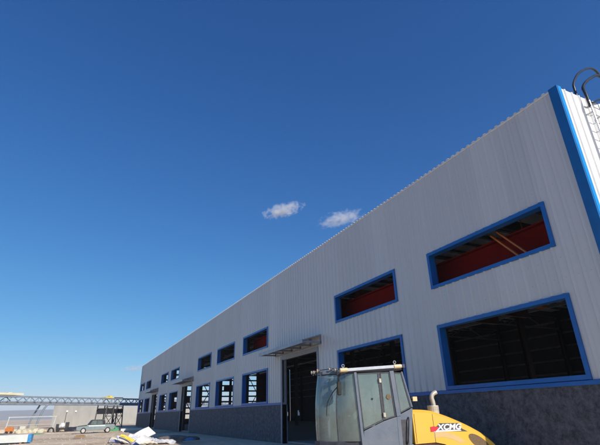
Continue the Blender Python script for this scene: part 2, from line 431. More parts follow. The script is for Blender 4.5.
m = MB(); m.box(XF + .3, XB - .02, Y0 + .1, Y1 - .1, .02, .10); m.build('concrete_floor', 'floor', wh)
# small white notice sheet inside the first doorway
m = MB(); m.box(XF + .7, XF + .71, 24.6, 24.82, 1.45, 1.62)
m.m = 0; m.box(XF + .69, XF + .70, 24.66, 24.8, 1.62, 1.72)
m.build('notice_sheet', 'whitep', wh)
# roof access ladder
lad = MB()
lx0, lx1, ly = 12.47, 12.93, Y0 - .22
lad.tube([(lx0, ly, 2.6), (lx0, ly, 9.9)], .024); lad.tube([(lx1, ly, 2.6), (lx1, ly, 9.9)], .024)
for z in (3.2, 5.4, 7.6, 9.5):
    lad.bar((lx0, ly, z), (lx0, Y0 - .03, z), .04); lad.bar((lx1, ly, z), (lx1, Y0 - .03, z), .04)
ladder = lad.build('access_ladder', 'galv', wh, smooth=False)
z = 2.8; m = MB()
m.tube([(lx0, ly, 0), (lx1, ly, 0)], .014)
rg = m.build('rung', 'galv', ladder); rg.location = (0, 0, 2.8)
for i in range(1, 24): copy_part(rg).location = (0, 0, 2.8 + i * .3)
def smoothpts(p, k=6):
    p = [Vector(q) for q in p]; out = []
    for i in range(len(p) - 1):
        a, b, c, d = p[max(i - 1, 0)], p[i], p[i + 1], p[min(i + 2, len(p) - 1)]
        for t in range(k):
            t /= k
            out.append(.5 * ((2 * b) + (c - a) * t + (2 * a - 5 * b + 4 * c - d) * t * t + (3 * b - a - 3 * c + d) * t ** 3))
    return out + [p[-1]]
hA = smoothpts([(12.94, 5.9, 10.3), (12.97, 5.9, 10.82), (13.03, 5.9, 11.13), (13.42, 5.9, 11.63), (13.85, 5.9, 11.99), (14.31, 5.9, 12.28), (14.7, 5.9, 12.38), (14.95, 5.9, 12.2), (15.1, 5.9, 11.7), (15.15, 5.9, 10.3)])
hB = smoothpts([(12.47, 5.42, 9.7), (12.52, 5.45, 10.2), (12.61, 5.5, 10.5), (12.81, 5.5, 10.75), (13.06, 5.5, 10.97), (13.38, 5.5, 11.2), (13.76, 5.5, 11.43), (14.1, 5.5, 11.4), (14.35, 5.5, 11.1), (14.4, 5.5, 9.9)])
MB().tube(hA, .038, 10).build('safety_hoop', 'hoop', ladder, smooth=True)
MB().tube(hB, .045, 10).build('safety_hoop', 'hoop', ladder, smooth=True)
m = MB(); m.tube(smoothpts([(12.6, 5.46, 9.95), (12.85, 5.48, 10.0), (13.4, 5.5, 10.32), (14.4, 5.5, 10.6)]), .035, 8)
m.tube([(14.38, 5.5, 11.2), (15.12, 5.9, 11.6)], .03, 8)
m.build('safety_hoop', 'hoop', ladder, smooth=True)

# ------------------------------------------------------------------ ground, hills
def gz(x, y):
    if XF - .6 < x < XB + 1 and Y0 - .6 < y < Y1 + 1: return 0
    h = .10 * noise.noise(Vector((x * .18, y * .18, 0))) + .05 * noise.noise(Vector((x * .7, y * .7, 3)))
    near = min(1, max(0, (math.hypot(x, y) - 14) / 15)); wall = min(1, max(0, (XF - .6 - x) / 2)) if Y0 - 3 < y < Y1 + 2 and x < XF else 1
    return h * near * wall
def axis(lo, hi, dense_lo, dense_hi, step, grow=1.35):
    a = []; x = dense_lo
    while x <= dense_hi: a.append(x); x += step
    s = step; x = dense_lo
    L = []
    while x > lo: s *= grow; x -= s; L.append(x)
    s = step; x = a[-1]
    while x < hi: s *= grow; x += s; a.append(x)
    return L[::-1] + a
xs = axis(-3500, 3500, -24, 14, .5); yy = axis(-3500, 3500, 14, 130, .6)
vs = [(x, y, gz(x, y) if abs(x) < 300 and abs(y) < 400 else 0) for y in yy for x in xs]
nx = len(xs); fs = [(j * nx + i, j * nx + i + 1, (j + 1) * nx + i + 1, (j + 1) * nx + i) for j in range(len(yy) - 1) for i in range(nx - 1)]
g = MB(); g.add(vs, fs); g = g.build('ground', 'ground', smooth=True); tag(g, kind='structure')
# distant hills
hb = MB(); hv = []; hn = 160; rows = 5
for j in range(rows):
    for i in range(hn + 1):
        az = R(-75 + 160 * i / hn); d = 2600 + j * 260
        prof = [0, .75, 1, .7, 0][j]
        hh = (44 + 14 * noise.noise(Vector((az * 2.2, 1.3, 0))) + 9 * noise.noise(Vector((az * 9, 4, 0))) + 3 * noise.noise(Vector((az * 40, j, 0)))) * prof
        if az > R(2): hh *= max(.15, 1 - (az - R(2)) / R(12))
        hv.append((d * math.sin(az), d * math.cos(az), hh - (2 if prof == 0 else 0)))
hf = [(j * (hn + 1) + i, j * (hn + 1) + i + 1, (j + 1) * (hn + 1) + i + 1, (j + 1) * (hn + 1) + i) for j in range(rows - 1) for i in range(hn)]
hb.add(hv, hf); tag(hb.build('hills', 'hills', smooth=True), kind='structure')

# ------------------------------------------------------------------ wheel loader
A = Vector((6.68, 10.33, 0)); sx = Vector((.96642, -.25695, 0)); wy = Vector((.25695, .96642, 0))
LT = Matrix(((sx.x, wy.x, 0, A.x), (sx.y, wy.y, 0, A.y), (0, 0, 1, 0), (0, 0, 0, 1)))
ld = empty('wheel_loader', label='yellow wheel loader with grey glazed cab standing in front of the big doorway', cat='wheel loader')
ld.matrix_world = LT
CW = 1.62
# hood: side outline swept across, edges rounded
top = [(1.62, 1.61), (2.10, 1.585), (2.43, 1.50), (2.75, 1.39), (3.17, 1.215), (3.48, 1.06), (3.75, .90), (3.96, .71), (4.10, .50), (4.17, .2)]
prof = [(p.x, p.z) for p in smoothpts([(a, 0, z) for a, z in top], 4)]
low = [(4.10, .12), (2.95, .12), (2.88, .42), (2.72, .62), (2.45, .75), (2.2, .80), (1.62, .78)]
hd = MB(); b0, b1 = .10, CW - .10; nb = 14; full = prof; N = len(prof)
# crowned cross-section: top surface strips
cs = []
for i in range(nb + 1):
    t = i / nb; b = b0 + (b1 - b0) * t; e = abs(2 * t - 1)
    cs.append((b, -.075 * max(0, (e - .78) / .22) ** 2.2))
vs = []
for a, z in prof:
    for b, dz in cs: vs.append((a, b, z + dz))
fs = []
for i in range(N - 1):
    for j in range(nb): fs.append((i * (nb + 1) + j, (i + 1) * (nb + 1) + j, (i + 1) * (nb + 1) + j + 1, i * (nb + 1) + j + 1))
hd.add(vs, fs)
for b, j in ((b0, 0), (b1, nb)):
    poly = [(a, b, z - .075) for a, z in prof] + [(a, b, z) for a, z in low]
    hd.add(poly, [tuple(range(len(poly)))])
hd.add([(1.62, b0, .78), (1.62, b1, .78)] + [(1.62, b, 1.61 + dz) for b, dz in cs][::-1], [tuple(range(nb + 3))])
hood = hd.build('engine_hood', 'yellow', ld, smooth=False)
m = MB(); m.box(2.19, 2.20, b0 - .004, b0 - .001, .80, 1.48); m.box(1.66, 1.672, b0 - .004, b0 - .001, .80, 1.5)
m.build('panel_seam', 'chassis', hood)
m = MB(); m.box(1.6, 2.75, b0 + .03, b1 - .03, .72, .79); m.box(1.3, 3.9, .35, CW - .35, .45, .74)
m.build('chassis', 'chassis', ld)
# swoosh and vent
m = MB()
o1 = smoothpts([(2.17, 0, 1.04), (2.45, 0, 1.04), (2.8, 0, .955), (3.08, 0, .79)], 5); o2 = smoothpts([(2.17, 0, .90), (2.4, 0, .92), (2.7, 0, .85), (2.88, 0, .765)], 5)
k = len(o1); m.add([(p.x, b0 - .003, p.z) for p in o1] + [(p.x, b0 - .003, p.z) for p in o2] + [(p.x, b0 - .0005, p.z) for p in o1] + [(p.x, b0 - .0005, p.z) for p in o2],
      [(i, i + 1, k + i + 1, k + i) for i in range(k - 1)] + [(2 * k + i, 2 * k + i + 1, 3 * k + i + 1, 3 * k + i) for i in range(k - 1)])
m.build('side_stripe', 'swoosh', hood)
m = MB(); el = []
for i in range(28):
    t = 2 * math.pi * i / 28; u, v = .34 * math.cos(t), .135 * math.sin(t); c, s_ = math.cos(R(-33)), math.sin(R(-33))
    el.append((3.46 + u * c - v * s_, .76 + u * s_ + v * c))
m.prism(el, 'y', b0 - .006, b0 + .01); m.build('side_vent', 'brown', hood)
# decal with lettering
m = MB()
m.prism([(2.14, 1.10), (2.30, 1.20), (2.86, 1.215), (3.02, 1.10), (3.16, 1.035), (2.5, 1.055)], 'y', b0 - .004, b0 - .001)
m.prism([(2.20, 1.085), (2.36, 1.255), (2.92, 1.245), (3.0, 1.07)], 'y', b0 - .0065, b0 - .0042)
m.build('decal_wedge', 'decalgrey', hood)
m = MB(); m.prism([(2.16, 1.045), (2.24, 1.085), (2.95, 1.085), (2.98, 1.055)], 'y', b0 - .007, b0 - .0045)
m.build('decal_panel', 'decalwhite', hood)
m = MB(); m.prism([(2.09, 1.055), (2.23, 1.06), (2.33, 1.16), (2.19, 1.185), (2.09, 1.17)], 'y', b0 - .010, b0 - .0075)
m.build('decal_mark', 'decalred', hood)
cu_ = bpy.data.curves.new('t', 'FONT'); cu_.body = 'XCMG'; cu_.size = .24; cu_.extrude = .001; cu_.offset = .009; cu_.shear = .25
to = bpy.data.objects.new('t', cu_); C.objects.link(to)
bpy.context.view_layer.update()
tm = bpy.data.meshes.new_from_object(to.evaluated_get(bpy.context.evaluated_depsgraph_get()))
bpy.data.objects.remove(to)
tm.name = 'lettering'; tm.materials.clear(); tm.materials.append(M['decalwhite'])
le = bpy.data.objects.new('lettering', tm); C.objects.link(le); le.parent = hood
le.location = (2.285, b0 - .009, 1.098); le.rotation_euler = (R(90), 0, 0); le.scale = (.98, .78, 1)
# exhaust
m = MB(); m.tube([(2.5, .6, 1.40), (2.5, .6, 1.70)], .155, 18); mf = m.build('exhaust', 'silver', ld, bevel=.015)
MB().tube(smoothpts([(2.53, .6, 1.68), (2.52, .6, 1.80), (2.50, .6, 1.90), (2.54, .6, 1.99), (2.66, .6, 2.05)]), .062, 12).build('stack_pipe', 'silver', mf, smooth=True)

# cab
def q(pts, th=.02, nrm=None):
    """thin slab from a planar polygon of 3-D points"""
    pts = [Vector(p) for p in pts]; nn = (pts[1] - pts[0]).cross(pts[2] - pts[0]).normalized() * th / 2
    k = len(pts); mm = MB(); mm.add([p + nn for p in pts] + [p - nn for p in pts],
        [tuple(range(k)), tuple(range(k, 2 * k))[::-1]] + [(i, (i + 1) % k, k + (i + 1) % k, k + i) for i in range(k)])
    return mm
cab = MB()
# lower side panel with slanted beltline, both sides
for b in (0, CW):
    poly = [(.13, .72), (1.46, .72), (1.60, 1.645), (1.24, 1.50), (1.10, 1.435), (.745, 1.34), (.20, 1.13)]
    cab.prism(poly, 'y', b - .02, b + .02)
cab.box(-.95, 1.55, .05, CW - .05, .66, .78)           # floor
cab.prism([(1.44, .78), (1.50, .78), (1.61, 1.64), (1.55, 1.64)], 'y', .02, CW - .02)
cabo = cab.build('cab', 'cabgrey', ld, bevel=.012)
def pillar(p, q_, w=.085, d=.07, name='pillar', mt='cabgrey'):
    return MB().bar(p, q_, w, d, up=(0, 1, 0)).build(name, mt, cabo, bevel=.012)
for b in (0, CW):
    pillar((.065, b, 2.55), (.16, b, .72), .075, .1)
    pillar((1.10, b, 2.58), (1.18, b, 1.45), .125, .09)
    pillar((1.18, b, 1.45), (1.17, b, .74), .115, .055)
    pillar((1.40, b, 2.56), (1.585, b, 1.66), .045, .06)
    pillar((.74, b, 2.55), (.77, b, 1.36), .045, .05, mt='cabdark')
for b, s_ in ((0, 1), (CW, -1)):
    g1 = q([(.11, b, 2.52), (.72, b, 2.54), (.755, b, 1.36), (.195, b, 1.15)], .012).build('side_window', 'glass', cabo)
    g2 = q([(.77, b, 2.54), (1.04, b, 2.55), (1.10, b, 1.45), (.79, b, 1.37)], .012).build('side_window', 'glass', cabo)
    g3 = q([(1.17, b, 2.545), (1.385, b, 2.53), (1.56, b, 1.66), (1.235, b, 1.52)], .012).build('rear_quarter_window', 'glass', cabo)
# seals (dark gasket lines) on near side
def outline(pts, r, name='window_seal'):
    pts = [Vector(p) for p in pts]; mm = MB()
    for i in range(len(pts)): mm.bar(pts[i], pts[(i + 1) % len(pts)], r, r)
    return mm.build(name, 'cabdark', cabo)
outline([(.125, -.012, 2.51), (.71, -.012, 2.53), (.745, -.012, 1.385), (.205, -.012, 1.175)], .022)
outline([(.785, -.012, 2.53), (1.03, -.012, 2.535), (1.09, -.012, 1.465), (.80, -.012, 1.39)], .022)
outline([(1.18, -.012, 2.53), (1.38, -.012, 2.52), (1.545, -.012, 1.67), (1.245, -.012, 1.54)], .022)
# corner glass and curved windscreen
def fx(z):   # forward bulge with height
    t = (2.52 - z) / 1.62; return -.30 - .085 * t - .05 * math.sin(math.pi * min(max(t, 0), 1))
def surf(rows_, th=.012):
    mm = MB(); nc = len(rows_[0]); vv = [p for r_ in rows_ for p in r_]
    mm.add(vv, [(j * nc + i, j * nc + i + 1, (j + 1) * nc + i + 1, (j + 1) * nc + i) for j in range(len(rows_) - 1) for i in range(nc - 1)])
    return mm
zs = [2.52 - 1.62 * k / 14 for k in range(15)]
for side in (0, 1):
    rows_ = []
    for z in zs:
        ap = .075 + (2.55 - z) * .052
        pa = Vector((ap - .03, .0, z)); pc = Vector((fx(z), .30, z)); row = []
        for i in range(7):
            t = i / 6; p = pa.lerp(pc, t); p += Vector((-.4, -.8, 0)).normalized() * .05 * math.sin(math.pi * t)
            if side: p.y = CW - p.y
            row.append(tuple(p))
        rows_.append(row)
    surf(rows_).build('corner_window', 'glass', cabo, smooth=True)
rows_ = []
for z in zs:
    far = -.775 - .085 * (2.52 - z) - .10 * math.sin(math.pi * (2.52 - z) / 1.62 * .75)
    row = []
    for i in range(15):
        t = i / 14; b = .30 + (CW - .60) * t
        row.append((fx(z) - .46 * math.sin(math.pi * t) ** .7 * (1 if True else 0), b, z))
    rows_.append(row)
ws = surf(rows_).build('windscreen', 'glass', cabo, smooth=True)
for bb in (.30, CW - .30):
    MB().tube([(fx(z) - .004, bb, z) for z in zs], .012, 6).build('window_seal', 'cabdark', cabo)
# base frame below the windscreen
base = [(.16, 0), (-.42, .26), (-.83, .55), (-.90, CW / 2), (-.83, CW - .55), (-.42, CW - .26), (.16, CW)]
MB().prism(base, 'z', .70, .90).build('windscreen_base', 'cabdark', cabo, bevel=.01)
# roof
rp = [(1.42, -.03), (1.46, .1), (1.46, CW - .1), (1.42, CW + .03), (.02, CW + .03), (-.34, CW - .28), (-.70, CW - .52), (-.78, CW / 2), (-.70, .52), (-.34, .28), (.02, -.03)]
m = MB(); k = len(rp)
def rz_(a): return 2.56 + .035 * (a - .0)
m.add([(a, b, rz_(a) - .0) for a, b in rp] + [(a * .985, b + (.03 if b < .3 else -.03 if b > 1.3 else 0), rz_(a) + .085) for a, b in rp],
      [tuple(range(k)), tuple(range(k, 2 * k))[::-1]] + [(i, (i + 1) % k, k + (i + 1) % k, k + i) for i in range(k)])
m.build('cab_roof', 'cabgrey', cabo, bevel=.02)
m = MB(); m.add([(-.36, .24, 2.50), (.06, -.01, 2.50), (.06, -.01, 2.58), (-.36, .24, 2.58), (-.36, .30, 2.50), (.06, .06, 2.50), (.06, .06, 2.58), (-.36, .30, 2.58)],
      [(0, 1, 2, 3), (4, 5, 6, 7), (0, 1, 5, 4), (3, 2, 6, 7), (0, 3, 7, 4), (1, 2, 6, 5)])
m.build('roof_fascia', 'cabdark', cabo)
# tubular rail with cream ends and rings
rail = MB().bar((-.30, -.07, 2.600), (1.40, -.07, 2.700), .07, .078).build('roof_rail', 'railgrey', ld, bevel=.012)
for a, z in ((-.26, 2.605), (1.27, 2.690)):
    MB().tube([(a - .10, -.075, z - .004), (a + .10, -.075, z + .006)], .054, 12).build('marker_lamp', 'cream', rail)
for a, z in ((-.27, 2.71), (1.20, 2.80)):
    ring = [(a + .035 * math.cos(t * math.pi / 6), -.07, z + .035 * math.sin(t * math.pi / 6)) for t in range(13)]
    m = MB(); m.tube(ring, .010, 6); m.tube([(a, -.07, z - .12), (a, -.07, z - .03)], .014, 6); m.build('lifting_eye', 'galv', rail)
MB().box(1.40, 1.47, -.12, -.02, 2.655, 2.745).build('rail_bracket', 'cabdark', rail)
# work lights along the front roof edge
for i, (a, b, z) in enumerate([(-.80, 1.30, 2.66), (-.80, .98, 2.64), (-.76, .72, 2.66), (-.50, .40, 2.67), (-.38, .25, 2.64)]):
    m = MB(); m.tube([(a + .05, b, z), (a - .015, b, z - .005)], [.035, .055], 12)
    m.m = 1; m.tube([(a - .016, b, z - .005), (a - .03, b, z - .007)], .048, 12)
    m.m = 0; m.bar((a + .03, b, z - .09), (a + .03, b, z - .02), .02)
    m.build('work_light', ['cabdark', 'cream' if i in (1, 2) else 'silver'], ld)
m = MB(); m.tube([(-.72, 1.35, 2.655), (-.74, .75, 2.67), (-.42, .33, 2.68), (-.28, .2, 2.64)], .012, 6)
m.tube(smoothpts([(-.66, .6, 2.64), (-.74, .58, 2.55), (-.70, .55, 2.45)]), .013, 6); m.build('light_cable', 'cabdark', ld)
# mirror, wiper
m = MB(); m.box(-.425, -.315, .02, .10, 1.99, 2.33); m.build('mirror', 'rubber', ld, bevel=.025)
m = MB(); m.tube(smoothpts([(-.36, .08, 2.32), (-.34, .08, 2.46), (-.28, .16, 2.56)]), .014, 6)
m.tube(smoothpts([(-.40, .12, 2.2), (-.52, .22, 2.05), (-.64, .32, 1.8), (-.66, .36, 1.50)]), .013, 6); m.build('wiper', 'rubber', ld)
# hinges, latch, handle
for a, z in ((.742, 2.34), (.78, 1.50)):
    m = MB(); m.box(a - .03, a + .035, -.05, -.022, z - .055, z + .045); m.tube([(a - .02, -.06, z - .04), (a - .02, -.06, z + .05)], .018, 8)
    m.build('hinge', 'silver', cabo)
MB().tube([(.95, -.03, 1.93), (.95, -.012, 1.93)], .062, 16).build('window_latch', 'brown', cabo)
MB().tube([(.49, -.02, 1.885), (.49, -.006, 1.885)], .028, 12).build('window_latch', 'rubber', cabo)
MB().tube(smoothpts([(1.33, -.03, .80), (1.35, -.085, .9), (1.42, -.085, 1.34), (1.44, -.03, 1.42)]), .018, 8).build('grab_handle', 'rubber', cabo, smooth=True)
m = MB(); m.box(1.22, 1.40, -.026, -.021, .76, 1.37); m.build('panel_recess', 'cabdark', cabo)
m = MB(); m.tube([(1.56, .02, 1.82), (1.63, .0, 1.86)], .02, 8); m.m = 1; m.box(1.62, 1.74, -.06, .04, 1.81, 1.92); m.build('indicator_lamp', ['rubber', 'cream'], ld)
# inside: seat, wheel, console
m = MB(); m.box(.45, .95, .55, 1.05, 1.05, 1.2); m.prism([(.88, 1.2), (1.0, 1.2), (1.12, 1.95), (1.0, 1.95)], 'y', .56, 1.04); m.box(.55, .85, .65, .95, .78, 1.05)
m.build('seat', 'seatmat', ld, bevel=.04)
m = MB(); m.bar((-.15, .8, .78), (.08, .8, 1.45), .14, .1); rim = [(.10 + .08 * math.sin(t * math.pi / 10), .8 + .19 * math.cos(t * math.pi / 10), 1.5 + .16 * math.sin(t * math.pi / 10) * .6) for t in range(21)]
m.tube(rim, .016, 6); m.build('steering_wheel', 'rubber', ld)
# wheels, arms, bucket
def wheel(a, b):
    m = MB(); pr = [(.21, .13), (.31, .15), (.345, .12), (.35, 0), (.345, -.12), (.31, -.15), (.21, -.13)]; n_ = 28; vv = []
    for i in range(n_):
        t = 2 * math.pi * i / n_
        for r_, o_ in pr: vv.append((r_ * math.cos(t), o_, .36 + r_ * math.sin(t)))
    k = len(pr); m.add(vv, [(i * k + j, ((i + 1) % n_) * k + j, ((i + 1) % n_) * k + (j + 1) % k, i * k + (j + 1) % k) for i in range(n_) for j in range(k)])
    for i in range(n_):
        t = 2 * math.pi * i / n_; c_, s_ = math.cos(t), math.sin(t)
        m.bar((.35 * c_, -.13, .36 + .35 * s_), (.35 * math.cos(t + .1), .13, .36 + .35 * math.sin(t + .1)), .05, .03, up=(c_, 0, s_))
    o = m.build('wheel', 'rubber', ld); o.location = (a, b, 0)
    MB().tube([(0, -.10, .36), (0, .10, .36)], .21, 20).build('rim', 'yellow', o)
    MB().tube([(0, -.13, .36), (0, .13, .36)], .09, 12).build('hub', 'yellow', o)
for a in (2.12, -1.45):
    for b in (.0, CW): wheel(a, b + (-.02 if b == 0 else .02))
m = MB(); m.box(-2.0, -.9, .35, CW - .35, .3, .6); m.box(-1.0, 1.6, .4, CW - .4, .30, .66); m.build('front_frame', 'yellow', ld, bevel=.02)
m = MB()
for b in (.45, CW - .45): m.bar((-1.2, b, .6), (-2.6, b, .34), .09, .16, up=(0, 0, 1))
m.build('lift_arm', 'yellow', ld, bevel=.01)
m = MB(); m.prism([(-2.6, .55), (-2.66, .08), (-3.25, .03), (-3.25, .05), (-2.75, .12), (-2.70, .55)], 'y', -.25, CW + .25)
for b in (-.25, CW + .23): m.prism([(-2.6, .55), (-2.66, .08), (-3.25, .03), (-2.72, .55)], 'y', b, b + .02)
m.build('bucket', 'darksteel', ld)

# ------------------------------------------------------------------ pipe trestle
ta = Vector((-40, 49.2, 0)); tb = Vector((40, 115.6, 0)); td = (tb - ta).normalized(); tn = Vector((-td.y, td.x, 0))
L = (tb - ta).length
tr = empty('pipe_bridge', label='long grey steel truss bridge carrying pipes across the yard behind the hall', cat='pipe bridge')
Zt, Zb = 4.62, 3.62
m = MB(); pn = 2.6; n_ = int(L / pn)
for s_ in (0, 1.6):
    o_ = tn * s_
    m.bar(ta + o_ + Vector((0, 0, Zt)), tb + o_ + Vector((0, 0, Zt)), .16, .16); m.bar(ta + o_ + Vector((0, 0, Zb)), tb + o_ + Vector((0, 0, Zb)), .16, .20)
    for i in range(n_):
        p = ta + td * pn * i + o_; p2 = ta + td * pn * (i + 1) + o_; pm = (p + p2) / 2
        m.bar(p + Vector((0, 0, Zb)), pm + Vector((0, 0, Zt)), .09); m.bar(pm + Vector((0, 0, Zt)), p2 + Vector((0, 0, Zb)), .09)
        if i % 2 == 0: m.bar(p + Vector((0, 0, Zb)), p + Vector((0, 0, Zt)), .08)
m.build('truss', 'truss', tr)
m = MB()
for s_ in (.35, .75, 1.2): m.tube([ta + tn * s_ + Vector((0, 0, Zb + .25)), tb + tn * s_ + Vector((0, 0, Zb + .25))], .13, 8)
m.build('pipe', 'galv', tr)
m = MB(); e_ = ta + td * 44.2
for a_, b_ in ((ta, e_),): m.bar(a_ + tn * .8 + Vector((0, 0, Zt + .30)), b_ + tn * .8 + Vector((0, 0, Zt + .30)), 1.9, .26)
for i in range(22):
    p = ta + td * i * 2.0 + tn * .8 + Vector((0, 0, Zt + .45)); m.bar(p, p + td * .5, 1.7, .12)
m.build('bridge_cover', 'trussroof', tr)
def at_line(x): t = (x - ta.x) / td.x; return ta + td * t
pl = at_line(-3.0)
m = MB(); m.tube(smoothpts([pl + Vector((-.75, 0, 0)), pl + Vector((-.5, 0, 1.6)), pl + Vector((-.1, 0, 2.9)), pl + Vector((.35, 0, Zb))]), .14, 8)
m.tube(smoothpts([pl + tn * 1.6 + Vector((-.75, 0, 0)), pl + tn * 1.6 + Vector((-.5, 0, 1.6)), pl + tn * 1.6 + Vector((.3, 0, Zb))]), .12, 8)
m.build('support_leg', 'truss', tr)
for xx in (-22, 26):
    p = at_line(xx); m = MB()
    for s_ in (0, 1.6): m.bar(p + tn * s_, p + tn * s_ + Vector((0, 0, Zb)), .2)
    m.build('support_leg', 'truss', tr)
# stair tower under the bridge
tw = empty('trestle_tower', label='dark braced steel tower on tall legs under the pipe bridge', cat='tower')
t0 = at_line(5.7)
for k_, (u0, s_) in enumerate([(0, -.6), (0, 1.5), (1.5, -.6), (1.5, 1.5), (2.3, -.6), (3.6, -.6), (3.6, 1.5)]):
    p = t0 + td * u0 + tn * s_; lean = td * (-.35 if u0 < 1 else .25 if u0 > 3 else 0)
    MB().bar(p + lean, p + Vector((0, 0, Zb - .12)), .17).build('leg', 'darksteel', tw)
m = MB()
for u0, u1 in ((0, 1.5), (1.5, 2.3), (2.3, 3.6)):
    for s_ in (-.6,):
        a_ = t0 + td * u0 + tn * s_; b_ = t0 + td * u1 + tn * s_
        for z0, z1 in ((.3, 1.8), (1.8, 3.3)):
            m.bar(a_ + Vector((0, 0, z0)), b_ + Vector((0, 0, z1)), .07); m.bar(b_ + Vector((0, 0, z0)), a_ + Vector((0, 0, z1)), .07)
        for z in (1.8, 3.3): m.bar(a_ + Vector((0, 0, z)), b_ + Vector((0, 0, z)), .1)
m.build('bracing', 'darksteel', tw)
m = MB()
for u0, u1 in ((-.1, 1.6), (2.2, 3.7)):
    a_ = t0 + td * u0 + tn * .45; b_ = t0 + td * u1 + tn * .45; m.bar(a_ + Vector((0, 0, 2.6)), b_ + Vector((0, 0, 2.6)), 2.0, .9 if u0 < 1 else .7)
m.build('platform_box', 'darksteel', tw)
hz_ = empty('hoist', label='small yellow hoist trolley sitting on the pipe bridge above the dark tower', cat='hoist')
p = at_line(6.6) + tn * .8 + Vector((0, 0, Zt + .08))
m = MB(); m.bar(p - td * .9, p + td * .9, 1.2, .28); m.bar(p + td * .2 + Vector((0, 0, .25)), p + td * .7 + Vector((0, 0, .25)), .6, .24); m.build('trolley_body', 'paint_yellow', hz_)
m = MB(); m.bar(p + td * .95, p + td * 3.2, .9, .3); m.build('winch', 'darksteel', hz_)

# perimeter wall
wa = Vector((-2.15, 101, 0)); wb = Vector((42, 168, 0)); wd = (wb - wa).normalized(); wl = (wb - wa).length
pw = MB(); i = 0; s_ = 0
while s_ < wl:
    a_ = wa + wd * s_; b_ = wa + wd * min(wl, s_ + 5.96); pw.bar(a_ + Vector((0, 0, 1.98)), b_ + Vector((0, 0, 1.98)), .25, 3.96); s_ += 6
pwo = pw.build('concrete_wall', 'precast'); tag(pwo, 'tall plain grey concrete panel wall standing behind the pipe bridge', 'wall')
for s_ in (3.9, 6.8):
    p = wa + wd * s_ + Vector((0.12, -.22, 2.9)); m = MB(); m.box(p.x - .16, p.x + .16, p.y - .1, p.y + .05, p.z - .14, p.z + .14)
    m.build('wall_lamp', 'whitep', pwo, bevel=.02)

# ------------------------------------------------------------------ pickup
pk = empty('pickup_truck', (3.25, 59.3, 0), 0, label='small grey green pickup truck with dark cabin parked side-on in front of the tower', cat='pickup truck')
yw = .85; pk.scale = (.76, .76, .80)
m = MB()
m.prism([(-2.6, .45), (-2.62, .82), (-2.45, .95), (-1.45, 1.05), (-1.2, 1.08), (2.55, 1.08), (2.62, .95), (2.6, .5), (2.2, .42), (-2.2, .38)], 'y', -yw, yw)
body = m.build('body', 'carpaint', pk, bevel=.05)
m = MB(); m.prism([(-1.2, 1.08), (-.75, 1.70), (-.5, 1.76), (.85, 1.76), (1.15, 1.68), (1.3, 1.08)], 'y', -.74, .74); m.build('cabin', 'carblack', pk, bevel=.05)
m = MB()
for y in (-.755, .745):
    MB().prism([(-.78, 1.14), (-.55, 1.62), (.05, 1.64), (.05, 1.14)], 'y', y, y + .01).build('side_window', 'glass', pk)
    MB().prism([(.12, 1.14), (.12, 1.64), (.8, 1.62), (.9, 1.14)], 'y', y, y + .01).build('side_window', 'glass', pk)
m = MB(); m.box(-1.0, 1.25, -yw - .012, -yw - .002, .88, 1.03); m.build('highlight_band', 'carhighlight', pk)  # pale strip painting a highlight onto the near side
m = MB(); m.prism([(-2.5, .9), (-2.4, .975), (-1.35, 1.085), (-1.2, 1.1), (-1.25, 1.0)], 'y', -yw - .01, yw + .01); m.build('bonnet', 'carblack', pk)
m = MB(); m.box(-2.66, -2.5, -.8, .8, .42, .9); m.box(2.5, 2.68, -.8, .8, .45, .65); m.build('bumper', 'carblack', pk, bevel=.03)
m = MB(); m.box(1.45, 2.5, -.7, .7, 1.08, 1.22); m.build('load_bed', 'carblack', pk)
for x in (-1.65, 1.65):
    for y in (-.78, .78):
        o = MB().tube([(0, -.12, .38), (0, .12, .38)], .38, 22).build('wheel', 'rubber', pk, bevel=.03); o.location = (x, y, 0)
        MB().tube([(0, -.135, .38), (0, .135, .38)], .24, 16).build('rim', 'hub', o)

# ------------------------------------------------------------------ yard objects
# stack of white panels with a blue wrapped end
ps = empty('panel_stack', label='long stack of white wall panels with a blue end lying at the left edge', cat='panel stack')
Tp = Matrix.Translation((-2.0, 40.3, gz(-4, 40))) @ Matrix.Rotation(R(176), 4, 'Z')
for k_, z in enumerate((.16, .24, .32, .40, .48, .56)):
    MB().box(.1 + random.random() * .03, 9.0, -.5, .5, z - .037, z + .037).build('panel', 'panelwhite', ps, T=Tp)
MB().box(-.06, .16, -.52, .52, .10, .62).build('end_wrap', 'bluewrap', ps, T=Tp)
m = MB()
for a in (.5, 3, 6): m.box(a, a + .12, -.55, .55, 0, .12)
m.build('timber_bearer', 'timber', ps, T=Tp)
# portal frame, materials behind it
po = MB(); yb = 72
for x in (-6.5, -1.15): po.bar((x - .25, yb, 0), (x, yb, 1.9), .11); po.bar((x - .25, yb + 1.5, 0), (x, yb + .2, 1.9), .09)
po.bar((-6.6, yb, 1.9), (-1.05, yb, 1.9), .10); po.bar((-6.6, yb, .95), (-1.2, yb, .95), .05)
tag(po.build('portal_frame', 'framewhite'), 'low white steel portal frame standing at the far left of the yard', 'steel frame')
cp = empty('compressor', (-6.1, 70.6, 0), label='orange wheeled compressor under the left post of the white frame', cat='compressor'); cp.scale = (.62, .62, .62)
m = MB(); m.prism([(-.7, .3), (-.75, 1.0), (-.45, 1.25), (.55, 1.25), (.75, .9), (.7, .3)], 'y', -.5, .5); m.build('housing', 'orange', cp, bevel=.05)
for x in (-.4, .4):
    o = MB().tube([(0, -.55, .25), (0, .55, .25)], .25, 14).build('wheel', 'rubber', cp); o.location = (x, 0, 0)
MB().bar((.7, 0, .45), (1.5, 0, .3), .07).build('tow_bar', 'darksteel', cp)
